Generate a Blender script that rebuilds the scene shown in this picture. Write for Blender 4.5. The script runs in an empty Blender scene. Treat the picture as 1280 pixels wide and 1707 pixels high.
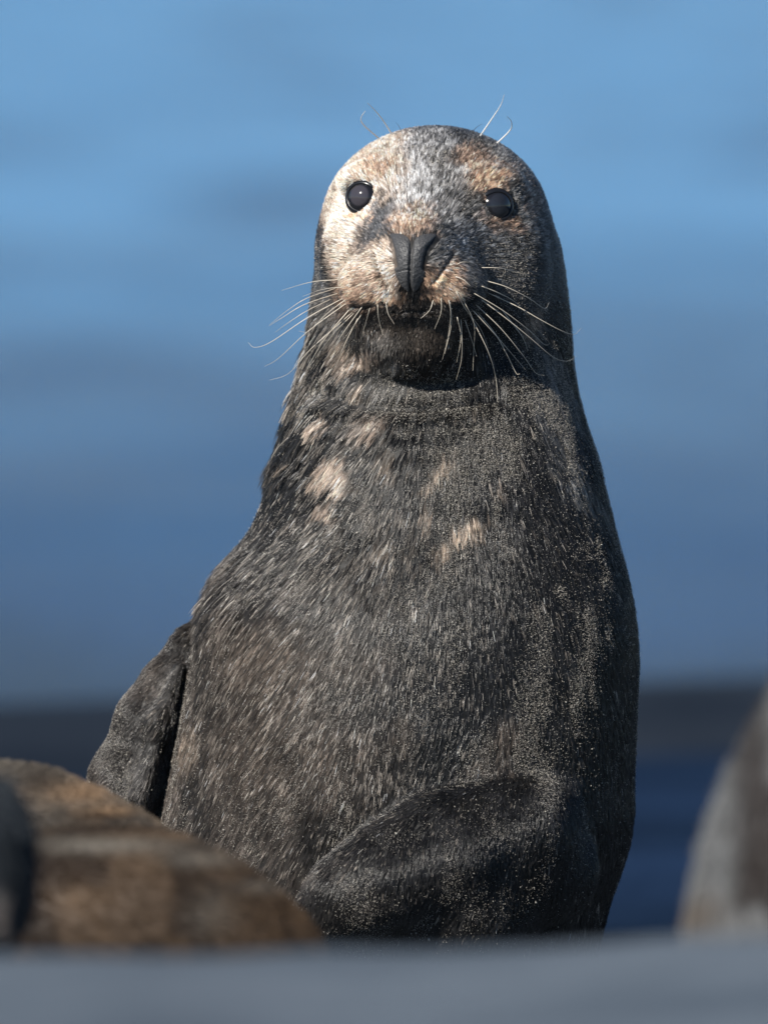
import bpy, bmesh, math, random
import numpy as np
from mathutils import Vector

rng = np.random.default_rng(7)
random.seed(7)
scene = bpy.context.scene
R = math.radians

# ------------------------------------------------------------------ camera, sky, sun, exposure
PITCH = R(3.3)
DIST = 12.0
ZC = 0.4377                                  # height of the picture centre on the seal
CAM = np.array([0.0, -DIST, ZC + DIST * math.tan(PITCH)])
AX = DIST / math.cos(PITCH)
PX = 1.0003 / 1707.0                         # metres per photo pixel at the seal

cam_d = bpy.data.cameras.new('camera')
cam = bpy.data.objects.new('camera', cam_d)
scene.collection.objects.link(cam)
cam.location = CAM
cam.rotation_euler = (math.pi / 2 - PITCH, 0, 0)
cam_d.sensor_fit = 'VERTICAL'
cam_d.sensor_height = 36.0
cam_d.sensor_width = 27.0
cam_d.lens = 36.0 * AX / 1.0003
cam_d.clip_start = 0.5
cam_d.clip_end = 6000
cam_d.dof.use_dof = True
cam_d.dof.focus_distance = AX - 0.15
cam_d.dof.aperture_fstop = cam_d.lens / 95.0
cam_d.dof.aperture_blades = 0
scene.camera = cam

SUN_ELEV, SUN_AZ = R(36), R(38)              # azimuth counted to the left of the camera's back
sun_dir = np.array([-math.sin(SUN_AZ) * math.cos(SUN_ELEV), -math.cos(SUN_AZ) * math.cos(SUN_ELEV), math.sin(SUN_ELEV)])
world = bpy.data.worlds.new('World')
scene.world = world
world.use_nodes = True
wn = world.node_tree
bgn = wn.nodes['Background']
sky = wn.nodes.new('ShaderNodeTexSky')
sky.sky_type = 'NISHITA'
sky.sun_disc = False
sky.sun_elevation = SUN_ELEV
sky.sun_rotation = math.atan2(sun_dir[0], sun_dir[1])
sky.air_density = 1.0
sky.dust_density = 0.05
sky.ozone_density = 5.0
wn.links.new(sky.outputs[0], bgn.inputs[0])
bgn.inputs[1].default_value = 0.065
sun_d = bpy.data.lights.new('sun', 'SUN')
sun_d.energy = 5.0
sun_d.angle = R(0.5)
sun_d.color = (1.0, 0.95, 0.87)
sun = bpy.data.objects.new('sun', sun_d)
scene.collection.objects.link(sun)
sun.location = (-5, -4, 6)
sun.rotation_euler = Vector(-sun_dir).to_track_quat('-Z', 'Y').to_euler()
vs = scene.view_settings
vs.view_transform = 'Standard'
vs.look = 'None'
vs.exposure = 0.38
vs.gamma = 1.0
vs.use_curve_mapping = False
scene.cycles.use_denoising = True
scene.cycles.max_bounces = 6
scene.cycles.sample_clamp_direct = 3.0
scene.cycles.sample_clamp_indirect = 3.0
scene.cycles.caustics_reflective = False
scene.cycles.caustics_refractive = False
try:
    scene.cycles_curves.shape = 'THICK'
except Exception:
    pass

# ------------------------------------------------------------------ helpers
SP, CP = math.sin(PITCH), math.cos(PITCH)

def P(px, py, y=0.0):
    """world point at depth y that the lens sees at photo pixel (px, py)"""
    h = (np.asarray(px, float) - 640.0) * PX / AX
    v = (853.5 - np.asarray(py, float)) * PX / AX
    dy = CP + v * SP
    dz = -SP + v * CP
    t = (np.asarray(y, float) + DIST) / dy
    return np.stack(np.broadcast_arrays(CAM[0] + h * t, np.asarray(y, float) + 0 * t, CAM[2] + dz * t), -1)

def pix(p):
    """photo pixel of world points (used to lay out the coat pattern of the animal)"""
    d = p - CAM
    ax = d[:, 1] * CP - d[:, 2] * SP
    up = d[:, 1] * SP + d[:, 2] * CP
    return 640 + d[:, 0] / ax * AX / PX, 853.5 - up / ax * AX / PX

def sm(x, a, b):
    t = np.clip((x - a) / (b - a), 0, 1)
    return t * t * (3 - 2 * t)

def hash3(i, j, k):
    n = (i * 374761393 + j * 668265263 + k * 2147483647 + 1013904223) & 0xFFFFFFFF
    n = ((n ^ (n >> 13)) * 1274126177) & 0xFFFFFFFF
    n = n ^ (n >> 16)
    return (n & 0xFFFF) / 65535.0

def noise(p, scale, seed=0):
    q = np.asarray(p, float) * scale + seed * 17.31
    f = np.floor(q)
    t = q - f
    t = t * t * (3 - 2 * t)
    f = f.astype(np.int64)
    r = 0
    for dx in (0, 1):
        for dy in (0, 1):
            for dz in (0, 1):
                w = (t[:, 0] if dx else 1 - t[:, 0]) * (t[:, 1] if dy else 1 - t[:, 1]) * (t[:, 2] if dz else 1 - t[:, 2])
                r = r + w * hash3(f[:, 0] + dx, f[:, 1] + dy, f[:, 2] + dz)
    return r

def fbm(p, scale, octaves=3, seed=0):
    r, a, s = 0, 0.5, 0
    for o in range(octaves):
        r = r + a * noise(p, scale * 2 ** o, seed + o)
        s += a
        a *= 0.5
    return r / s

def smin(a, b, k):
    h = np.clip(0.5 + 0.5 * (b - a) / k, 0, 1)
    return b + (a - b) * h - k * h * (1 - h)

def smax(a, b, k):
    return -smin(-a, -b, k)

def ellipsoid(p, c, r):
    q = (p - np.asarray(c, np.float32)) / np.asarray(r, np.float32)
    k0 = np.sqrt((q * q).sum(-1))
    q2 = q / np.asarray(r, np.float32)
    k1 = np.sqrt((q2 * q2).sum(-1)) + 1e-9
    return k0 * (k0 - 1) / k1

def capsule(p, a, b, ra, rb, flat=None):
    a = np.asarray(a, np.float32); b = np.asarray(b, np.float32)
    pa = p - a
    ba = b - a
    h = np.clip((pa @ ba) / (ba @ ba), 0, 1)
    d = pa - h[:, None] * ba
    if flat is not None:
        d = d * np.asarray(flat, np.float32)
    return np.sqrt((d * d).sum(-1)) - (ra + (rb - ra) * h)

def chain(p, pts, k=0.02, flat=None):
    r = None
    for (a, ra), (b, rb) in zip(pts[:-1], pts[1:]):
        d = capsule(p, a, b, ra, rb, flat)
        r = d if r is None else smin(r, d, k)
    return r

def surface_nets(f, lo, hi, h):
    """mesh of the zero level of f: vertices (N,3), quads (M,4)"""
    n = [int(math.ceil((hi[i] - lo[i]) / h)) + 1 for i in range(3)]
    ax = [lo[i] + np.arange(n[i], dtype=np.float32) * h for i in range(3)]
    vol = np.empty(n, np.float32)
    for i in range(n[0]):
        g = np.stack(np.meshgrid(ax[0][i:i + 1], ax[1], ax[2], indexing='ij'), -1).reshape(-1, 3).astype(np.float32)
        vol[i] = f(g).reshape(n[1], n[2])
    ins = vol < 0
    m = [k - 1 for k in n]
    c = np.zeros(m, np.int8)
    offs = [(i, j, k) for i in (0, 1) for j in (0, 1) for k in (0, 1)]
    sl = lambda o: tuple(slice(o[i], o[i] + m[i]) for i in range(3))
    for o in offs:
        c += ins[sl(o)]
    act = (c > 0) & (c < 8)
    idx = -np.ones(m, np.int64)
    ijk = np.argwhere(act)
    idx[act] = np.arange(len(ijk))
    acc = np.zeros((len(ijk), 3)); cnt = np.zeros(len(ijk))
    corner = lambda o: vol[ijk[:, 0] + o[0], ijk[:, 1] + o[1], ijk[:, 2] + o[2]]
    for a in offs:
        for d in range(3):
            if a[d] == 0:
                b = list(a); b[d] = 1
                va, vb = corner(a), corner(b)
                cross = (va < 0) != (vb < 0)
                t = va / (va - vb + 1e-20)
                pt = np.array(a, float)[None] + np.zeros((len(ijk), 3))
                pt[:, d] = t
                acc[cross] += pt[cross]; cnt[cross] += 1
    v = (ijk + acc / cnt[:, None]) * h + np.array(lo)
    quads = []
    for d in range(3):
        e1, e2 = (d + 1) % 3, (d + 2) % 3
        a = ins
        s0 = [slice(None)] * 3; s1 = [slice(None)] * 3
        s0[d] = slice(0, n[d] - 1); s1[d] = slice(1, n[d])
        A, B = ins[tuple(s0)], ins[tuple(s1)]
        e = np.argwhere(A != B)
        ok = (e[:, e1] > 0) & (e[:, e2] > 0) & (e[:, e1] < n[e1] - 1) & (e[:, e2] < n[e2] - 1)
        e = e[ok]
        def cell(o1, o2):
            q = e.copy(); q[:, e1] -= o1; q[:, e2] -= o2
            return idx[q[:, 0], q[:, 1], q[:, 2]]
        q = np.stack([cell(1, 1), cell(0, 1), cell(0, 0), cell(1, 0)], 1)
        flip = ~A[e[:, 0], e[:, 1], e[:, 2]]
        q[flip] = q[flip][:, ::-1]
        quads.append(q)
    return v, np.concatenate(quads)

def gradient(f, p, e=0.0006):
    g = np.empty((len(p), 3))
    for i in range(3):
        d = np.zeros(3, np.float32); d[i] = e
        g[:, i] = (f((p + d).astype(np.float32)) - f((p - d).astype(np.float32))) / (2 * e)
    return g

def project(f, p, it=3):
    for _ in range(it):
        g = gradient(f, p)
        d = f(p.astype(np.float32))
        p = p - np.clip(d / np.maximum((g * g).sum(1), 0.05), -0.006, 0.006)[:, None] * g
    return p

def subdivide(v, q):
    e = np.stack([q, np.roll(q, -1, 1)], -1).reshape(-1, 2)
    e = np.sort(e, 1)
    key = e[:, 0] * (len(v) + 1) + e[:, 1]
    u, first, inv = np.unique(key, return_index=True, return_inverse=True)
    mid = 0.5 * (v[e[first, 0]] + v[e[first, 1]])
    cen = v[q].mean(1)
    ne, nv = len(u), len(v)
    em = (inv + nv).reshape(-1, 4)
    ce = np.arange(len(q)) + nv + ne
    out = [np.stack([q[:, i], em[:, i], ce, em[:, (i + 3) % 4]], 1) for i in range(4)]
    return np.concatenate([v, mid, cen]), np.concatenate(out)

def mesh_obj(name, v, faces, mat=None, parent=None, smooth=True, col=None):
    me = bpy.data.meshes.new(name)
    if isinstance(faces, np.ndarray):
        m, k = faces.shape
        me.vertices.add(len(v)); me.vertices.foreach_set('co', np.asarray(v, np.float32).ravel())
        me.loops.add(m * k); me.loops.foreach_set('vertex_index', faces.astype(np.int32).ravel())
        me.polygons.add(m); me.polygons.foreach_set('loop_start', (np.arange(m) * k).astype(np.int32))
        me.update(calc_edges=True)
    else:
        me.from_pydata([tuple(x) for x in v], [], faces)
    if smooth:
        me.polygons.foreach_set('use_smooth', np.ones(len(me.polygons), bool))
    if col is not None:
        at = me.color_attributes.new('col', 'FLOAT_COLOR', 'POINT')
        at.data.foreach_set('color', np.concatenate([col, np.ones((len(col), 1))], 1).astype(np.float32).ravel())
    me.validate()
    o = bpy.data.objects.new(name, me)
    scene.collection.objects.link(o)
    if mat: me.materials.append(mat)
    if parent: o.parent = parent
    return o

def empty(name, loc, label, cat, group=None):
    o = bpy.data.objects.new(name, None)
    scene.collection.objects.link(o)
    o.location = loc
    o['label'] = label; o['category'] = cat
    if group: o['group'] = group
    return o

def keep(o, parent):
    """parent without moving"""
    o.parent = parent
    o.matrix_parent_inverse = parent.matrix_world.inverted() if parent.matrix_world else parent.matrix_world
    return o

def adopt(o, root):
    o.parent = root
    o.location = -Vector(root.location)
    return o

def principled(name, **kw):
    m = bpy.data.materials.new(name)
    m.use_nodes = True
    b = m.node_tree.nodes['Principled BSDF']
    for k, v in kw.items():
        b.inputs[k.replace('_', ' ')].default_value = v
    return m, m.node_tree, b

def attr_material(name, rough, spec, sheen=0.0):
    m, nt, b = principled(name, Roughness=rough)
    b.inputs['Specular IOR Level'].default_value = spec
    a = nt.nodes.new('ShaderNodeAttribute')
    a.attribute_name = 'col'
    nt.links.new(a.outputs['Color'], b.inputs['Base Color'])
    if sheen:
        b.inputs['Sheen Weight'].default_value = sheen
    return m

# ------------------------------------------------------------------ ground, water
def ridge_top(x):
    return np.interp(x, [-6, -0.27, 0.02, 0.14, 0.28, 6], [0.285, 0.298, 0.303, 0.310, 0.316, 0.37])

def ground_z(x, y):
    s = sm(y, -3.15, -2.55)
    berm = ridge_top(x) + 0.012 * (np.sin(x * 3.1 + 1.0) + np.sin(x * 1.3 + y * 0.9)) * sm(-y, 3.2, 5.0) + 0.05 * sm(-y, 6, 12) * 0
    q = np.stack([x.ravel(), y.ravel() * .6, 0 * x.ravel()], -1)
    lump = (fbm(q, 3.2, 3, 77) - .5).reshape(x.shape) * 0.055 * (np.abs(x) < 2.8) * (y > -6)
    berm = berm + lump
    flat = -0.0 + 0.01 * np.sin(x * 2.3 + 0.7) * np.sin(y * 2.1)
    z = berm * (1 - s) + flat * s
    z = z + np.interp(y, [.15, .6, 1.0, 1.5, 2.0, 2.6, 4.0, 9.0], [0, -.04, -.085, -.15, -.22, -.33, -.45, -.8])
    return z

SEA = -0.28

def sheet(name, xs, ys, fz, mat):
    X, Y = np.meshgrid(xs, ys)
    Z = fz(X, Y)
    v = np.stack([X, Y, Z], -1).reshape(-1, 3)
    nx, ny = len(xs), len(ys)
    i = np.arange(ny - 1)[:, None] * nx + np.arange(nx - 1)[None]
    q = np.stack([i, i + 1, i + nx + 1, i + nx], -1).reshape(-1, 4)
    o = mesh_obj(name, v, q, mat)
    o['kind'] = 'structure'
    return o

# sand
sand_m, nt, b = principled('sand', Roughness=0.85)
b.inputs['Specular IOR Level'].default_value = 0.06
tc = nt.nodes.new('ShaderNodeTexCoord')
n1 = nt.nodes.new('ShaderNodeTexNoise'); n1.inputs['Scale'].default_value = 4; n1.inputs['Detail'].default_value = 6
n2 = nt.nodes.new('ShaderNodeTexNoise'); n2.inputs['Scale'].default_value = 700; n2.inputs['Detail'].default_value = 2
mix = nt.nodes.new('ShaderNodeMix'); mix.data_type = 'RGBA'
cr = nt.nodes.new('ShaderNodeValToRGB')
cr.color_ramp.elements[0].position = 0.3; cr.color_ramp.elements[0].color = (0.078, 0.099, 0.125, 1)
cr.color_ramp.elements[1].position = 0.72; cr.color_ramp.elements[1].color = (0.150, 0.178, 0.21, 1)
nt.links.new(tc.outputs['Object'], n1.inputs['Vector']); nt.links.new(tc.outputs['Object'], n2.inputs['Vector'])
nt.links.new(n1.outputs['Fac'], cr.inputs['Fac'])
mix.blend_type = 'OVERLAY'; mix.inputs['Factor'].default_value = 0.5
nt.links.new(cr.outputs['Color'], mix.inputs[6]); nt.links.new(n2.outputs['Color'], mix.inputs[7])
nt.links.new(cr.outputs['Color'], b.inputs['Base Color'])
bp = nt.nodes.new('ShaderNodeBump'); bp.inputs['Strength'].default_value = 0.5; bp.inputs['Distance'].default_value = 0.004
nt.links.new(n2.outputs['Fac'], bp.inputs['Height']); nt.links.new(bp.outputs['Normal'], b.inputs['Normal'])

xs = np.concatenate([np.linspace(-400, -3, 24), np.linspace(-2.8, 2.8, 141), np.linspace(3, 400, 24)])
ys = np.concatenate([np.linspace(-60, -6, 20), np.linspace(-5.9, 4, 200), np.linspace(4.2, 20, 40), np.geomspace(22, 3000, 12)])
sheet('sand_beach', xs, ys, ground_z, sand_m)

# sea: one sheet of real low waves, finer ripples in the material
water_m, nt, b = principled('sea_water', Roughness=0.2, IOR=1.33)
b.inputs['Specular IOR Level'].default_value = 0.012
tc = nt.nodes.new('ShaderNodeTexCoord')
# shallows over dark sand by the bar, deep water farther out
sx = nt.nodes.new('ShaderNodeSeparateXYZ'); nt.links.new(tc.outputs['Object'], sx.inputs[0])
mr = nt.nodes.new('ShaderNodeMapRange'); mr.inputs['From Min'].default_value = 6.5; mr.inputs['From Max'].default_value = 34
nt.links.new(sx.outputs['Y'], mr.inputs['Value'])
dn = nt.nodes.new('ShaderNodeTexNoise'); dn.inputs['Scale'].default_value = 0.5; dn.inputs['Detail'].default_value = 2
dmp = nt.nodes.new('ShaderNodeMapping'); dmp.inputs['Scale'].default_value = (1.6, 0.35, 1.0)
nt.links.new(tc.outputs['Object'], dmp.inputs['Vector']); nt.links.new(dmp.outputs['Vector'], dn.inputs['Vector'])
ad = nt.nodes.new('ShaderNodeMath'); ad.operation = 'MULTIPLY_ADD'; ad.inputs[1].default_value = 2.6; ad.inputs[2].default_value = -1.3
nt.links.new(dn.outputs['Fac'], ad.inputs[0])
a2 = nt.nodes.new('ShaderNodeMath'); a2.operation = 'ADD'; a2.use_clamp = True
mu = nt.nodes.new('ShaderNodeMath'); mu.operation = 'MULTIPLY'
nt.links.new(mr.outputs['Result'], mu.inputs[0]); nt.links.new(ad.outputs[0], mu.inputs[1])
nt.links.new(mr.outputs['Result'], a2.inputs[0]); nt.links.new(mu.outputs[0], a2.inputs[1])
wr = nt.nodes.new('ShaderNodeValToRGB')
wr.color_ramp.elements[0].position = 0.0; wr.color_ramp.elements[0].color = (0.009, 0.020, 0.046, 1)
wr.color_ramp.elements[1].position = 1.0; wr.color_ramp.elements[1].color = (0.095, 0.258, 0.480, 1)
_e = wr.color_ramp.elements.new(0.085); _e.color = (0.022, 0.064, 0.160, 1)
nt.links.new(a2.outputs[0], wr.inputs['Fac']); nt.links.new(wr.outputs['Color'], b.inputs['Base Color'])
mp = nt.nodes.new('ShaderNodeMapping'); mp.inputs['Scale'].default_value = (1.0, 2.2, 1.0)
nt.links.new(tc.outputs['Object'], mp.inputs['Vector'])
w1 = nt.nodes.new('ShaderNodeTexNoise'); w1.inputs['Scale'].default_value = 5.0; w1.inputs['Detail'].default_value = 5; w1.inputs['Roughness'].default_value = 0.6
nt.links.new(mp.outputs['Vector'], w1.inputs['Vector'])
bp = nt.nodes.new('ShaderNodeBump'); bp.inputs['Strength'].default_value = 1.0; bp.inputs['Distance'].default_value = 0.07
nt.links.new(w1.outputs['Fac'], bp.inputs['Height']); nt.links.new(bp.outputs['Normal'], b.inputs['Normal'])

ts = np.concatenate([-np.geomspace(3.0, 0.075, 14), np.linspace(-0.07, 0.07, 71), np.geomspace(0.075, 3.0, 14)])
ds = np.concatenate([np.arange(18.6, 40, 0.09), np.geomspace(40, 130, 240), np.geomspace(132, 4500, 30)])
T, D = np.meshgrid(ts, ds)
WX, WY = T * D, D - DIST
q3 = np.stack([WX, WY, 0 * WX], -1).reshape(-1, 3)
amp = sm(D, 20, 26)
wz = 0.035 * (fbm(q3 * [0.9, 0.45, 1], 0.9, 3, 3).reshape(D.shape) - 0.5) * 2 * (0.25 + 0.75 * amp)
wz += 0.05 * amp * (noise(q3 * [0.5, 0.16, 1], 0.6, 9).reshape(D.shape) - 0.5) * 2
wz *= 1 - sm(D, 100, 200)
v = np.stack([WX, WY, SEA + wz], -1).reshape(-1, 3)
nx, ny = len(ts), len(ds)
i = np.arange(ny - 1)[:, None] * nx + np.arange(nx - 1)[None]
q = np.stack([i, i + 1, i + nx + 1, i + nx], -1).reshape(-1, 4)
sea = mesh_obj('sea_water', v, q, water_m); sea['kind'] = 'structure'

# shallow tidal pool between the beach and the bar: clear water over dark wet sand
pool_m = water_m.copy(); pool_m.name = 'pool_water'
pb = pool_m.node_tree.nodes['Principled BSDF']
for _l in list(pool_m.node_tree.links):
    if _l.to_socket == pb.inputs['Base Color']:
        pool_m.node_tree.links.remove(_l)
pnt = pool_m.node_tree
ptc = pnt.nodes.new('ShaderNodeTexCoord'); pmp = pnt.nodes.new('ShaderNodeMapping'); pmp.inputs['Scale'].default_value = (0.5, 1.6, 1)
pn = pnt.nodes.new('ShaderNodeTexNoise'); pn.inputs['Scale'].default_value = 1.1; pn.inputs['Detail'].default_value = 3
pr = pnt.nodes.new('ShaderNodeValToRGB')
pr.color_ramp.elements[0].position = 0.36; pr.color_ramp.elements[0].color = (0.008, 0.016, 0.032, 1)
pr.color_ramp.elements[1].position = 0.64; pr.color_ramp.elements[1].color = (0.017, 0.035, 0.076, 1)
pnt.links.new(ptc.outputs['Object'], pmp.inputs['Vector']); pnt.links.new(pmp.outputs['Vector'], pn.inputs['Vector'])
pnt.links.new(pn.outputs['Fac'], pr.inputs['Fac']); pnt.links.new(pr.outputs['Color'], pb.inputs['Base Color'])
pb.inputs['Specular IOR Level'].default_value = 0.0
pb.inputs['Roughness'].default_value = 0.5
for _n in pool_m.node_tree.nodes:
    if _n.type == 'BUMP':
        _n.inputs['Distance'].default_value = 0.06
pd = np.concatenate([np.arange(13.9, 18.7, 0.08), [18.7]])
T, D = np.meshgrid(ts, pd)
q3 = np.stack([T * D, D - DIST, 0 * T], -1).reshape(-1, 3)
wz = 0.02 * (fbm(q3 * [0.4, 1.6, 1], 1.0, 3, 23).reshape(D.shape) - 0.5)
v = np.stack([T * D, D - DIST, SEA + wz * sm(18.6 - D, 0, .4)], -1).reshape(-1, 3)
nx, ny = len(ts), len(pd)
i = np.arange(ny - 1)[:, None] * nx + np.arange(nx - 1)[None]
pool = mesh_obj('tidal_pool', v, np.stack([i, i + 1, i + nx + 1, i + nx], -1).reshape(-1, 4), pool_m); pool['kind'] = 'structure'

# low bar of dark wet sand standing out of the shallows
bar_m, nt, b = principled('wet_sand', Roughness=0.7)
b.inputs['Specular IOR Level'].default_value = 0.02
nb = nt.nodes.new('ShaderNodeTexNoise'); nb.inputs['Scale'].default_value = 3; nb.inputs['Detail'].default_value = 5
cr = nt.nodes.new('ShaderNodeValToRGB')
cr.color_ramp.elements[0].position = 0.3; cr.color_ramp.elements[0].color = (0.012, 0.017, 0.026, 1)
cr.color_ramp.elements[1].position = 0.75; cr.color_ramp.elements[1].color = (0.024, 0.031, 0.043, 1)
tc = nt.nodes.new('ShaderNodeTexCoord'); nt.links.new(tc.outputs['Object'], nb.inputs['Vector'])
nt.links.new(nb.outputs['Fac'], cr.inputs['Fac']); nt.links.new(cr.outputs['Color'], b.inputs['Base Color'])
bx = np.concatenate([np.linspace(-90, -2.2, 30), np.linspace(-2.1, 2.1, 60), np.linspace(2.2, 90, 30)])
by = np.linspace(5.4, 9.6, 60)
def bar_z(x, y):
    y0 = 6.65 + 0.30 * x + 0.12 * np.sin(x * 1.1) + 0.5 * np.sin(x * 0.11)
    w = 0.98 + 0.12 * np.sin(x * 0.9 + 2) + 0.12 * np.clip(x, -1, 1)
    return SEA - 0.10 + 0.155 * np.exp(-((y - y0) / w) ** 2 * 1.1)
sheet('wet_sand_bar', bx, by, bar_z, bar_m)

# ------------------------------------------------------------------ the seal: one continuous body from a distance field
ROWS = np.array([  # py, left, right, front y, back y
    (372, 536, 918, -.086, .115), (400, 531, 930, -.094, .122), (450, 526, 940, -.100, .130), (500, 520, 946, -.104, .135),
    (550, 516, 950, -.108, .140), (600, 507, 952, -.116, .145), (650, 494, 959, -.127, .152), (700, 481, 972, -.137, .163),
    (750, 467, 989, -.145, .175), (770, 459, 996, -.148, .180), (785, 455, 1000, -.151, .184), (820, 444, 1007, -.156, .190),
    (850, 434, 1015, -.159, .200), (880, 421, 1022, -.165, .206), (900, 408, 1027, -.170, .210), (950, 371, 1042, -.181, .222),
    (1000, 343, 1053, -.190, .232), (1050, 329, 1060, -.196, .240), (1100, 321, 1063, -.200, .245), (1200, 303, 1059, -.206, .250),
    (1300, 284, 1055, -.206, .250), (1350, 274, 1056, -.204, .250), (1400, 265, 1050, -.200, .250), (1450, 259, 1035, -.196, .25),
    (1500, 255, 1017, -.191, .25), (1560, 251, 1001, -.185, .25), (1660, 248, 985, -.178, .25)], float)
CY = 0.02
_l, _r = P(ROWS[:, 1], ROWS[:, 0], CY), P(ROWS[:, 2], ROWS[:, 0], CY)
_o = np.argsort(_l[:, 2])
TZ = _l[_o, 2]; TC = 0.5 * (_l[_o, 0] + _r[_o, 0]); TA = 0.5 * (_r[_o, 0] - _l[_o, 0]); TF = CY - ROWS[_o, 3]; TB = ROWS[_o, 4] - CY
_zz = np.linspace(TZ[0], TZ[-1], 600)
def _smooth(t):
    y = np.interp(_zz, TZ, t)
    k = np.hanning(25); k /= k.sum()
    return np.convolve(np.pad(y, 12, mode='edge'), k, 'valid')
SC, SA, SF, SB = (_smooth(t).astype(np.float32) for t in (TC, TA, TF, TB))
ZTOP = float(TZ[-1])

def trunk(p):
    z = p[:, 2]
    c, a, f, bk = (np.interp(z, _zz, t).astype(np.float32) for t in (SC, SA, SF, SB))
    dy = p[:, 1] - CY
    bb = np.where(dy < 0, f, bk)
    u = np.abs(p[:, 0] - c) / a
    w = np.abs(dy) / bb
    r = (u ** 2.25 + w ** 2.25 + 1e-9) ** (1 / 2.25)
    d = (r - 1) * np.minimum(a, bb)
    return smax(d, z - ZTOP, 0.03)

SKULL_C = P(727, 372, 0.0)
NOSE_TIP = P(688, 440, -0.205)
EYES = [dict(px=602, py=327, axis=(-0.46, -0.86, 0.20)), dict(px=829, py=341, axis=(0.42, -0.88, 0.20))]
ER = 0.0195
pt = lambda px, py, y, r: (P(px, py, y), r * PX)

FRONT_FLIPPER = [pt(905, 1310, -.10, 85), pt(845, 1377, -.155, 96), pt(735, 1419, -.205, 90), pt(640, 1462, -.224, 75), pt(572, 1497, -.228, 55), pt(524, 1532, -.224, 38)]
SIDE_FLIPPER = [pt(348, 1025, .05, 12), pt(314, 1080, .045, 25), pt(282, 1140, .04, 39), pt(251, 1200, .035, 50), pt(211, 1300, .03, 55), pt(190, 1400, .02, 48), pt(176, 1540, .0, 34)]
LOW_FLIPPER = [pt(900, 1450, -.12, 95), pt(770, 1510, -.168, 95), pt(650, 1550, -.182, 75)]
ARMPIT = [pt(325, 1130, .10, 40), pt(285, 1280, .10, 60), pt(260, 1420, .10, 70)]
HIND = [(np.array([0.03, 0.16, 0.20]), 0.20), (np.array([0.03, 0.45, 0.155]), 0.16), (np.array([0.05, 0.75, 0.09]), 0.10), (np.array([0.06, .95, 0.02]), 0.05)]

GROOVES = [  # skin folds: path in the front view, half width (px), depth (m)
    ([(627, 428), (635, 452), (647, 476)], 4.5, .0035), ([(752, 426), (738, 446), (722, 468)], 5, .0028), ([(622, 508), (606, 512), (594, 508)], 5, .003), ([(762, 508), (778, 504), (790, 494)], 5, .003),
    ([(782, 362), (815, 382), (852, 378)], 6, .0015), ([(575, 358), (600, 366), (628, 358)], 6, .0012), ([(515, 648), (600, 676), (700, 682), (820, 664)], 13, .005), ([(530, 694), (640, 718), (790, 706)], 12, .003), ([(560, 735), (660, 748), (760, 738)], 12, .0018),
    ([(470, 752), (490, 772), (520, 786)], 8, .002), ([(690, 522), (692, 545)], 5, .001)]
def grooves(p):
    px, py = pix(p)
    o = np.zeros(len(p), np.float32)
    for path, w, dep in GROOVES:
        dd = np.full(len(p), 1e9)
        for (x0, y0), (x1, y1) in zip(path[:-1], path[1:]):
            ex, ey = x1 - x0, y1 - y0
            t = np.clip(((px - x0) * ex + (py - y0) * ey) / (ex * ex + ey * ey), 0, 1)
            dd = np.minimum(dd, np.hypot(px - x0 - t * ex, py - y0 - t * ey))
        o = o + dep * np.exp(-(dd / w) ** 2)
    return o * sm(-p[:, 1], .04, .08)

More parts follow.
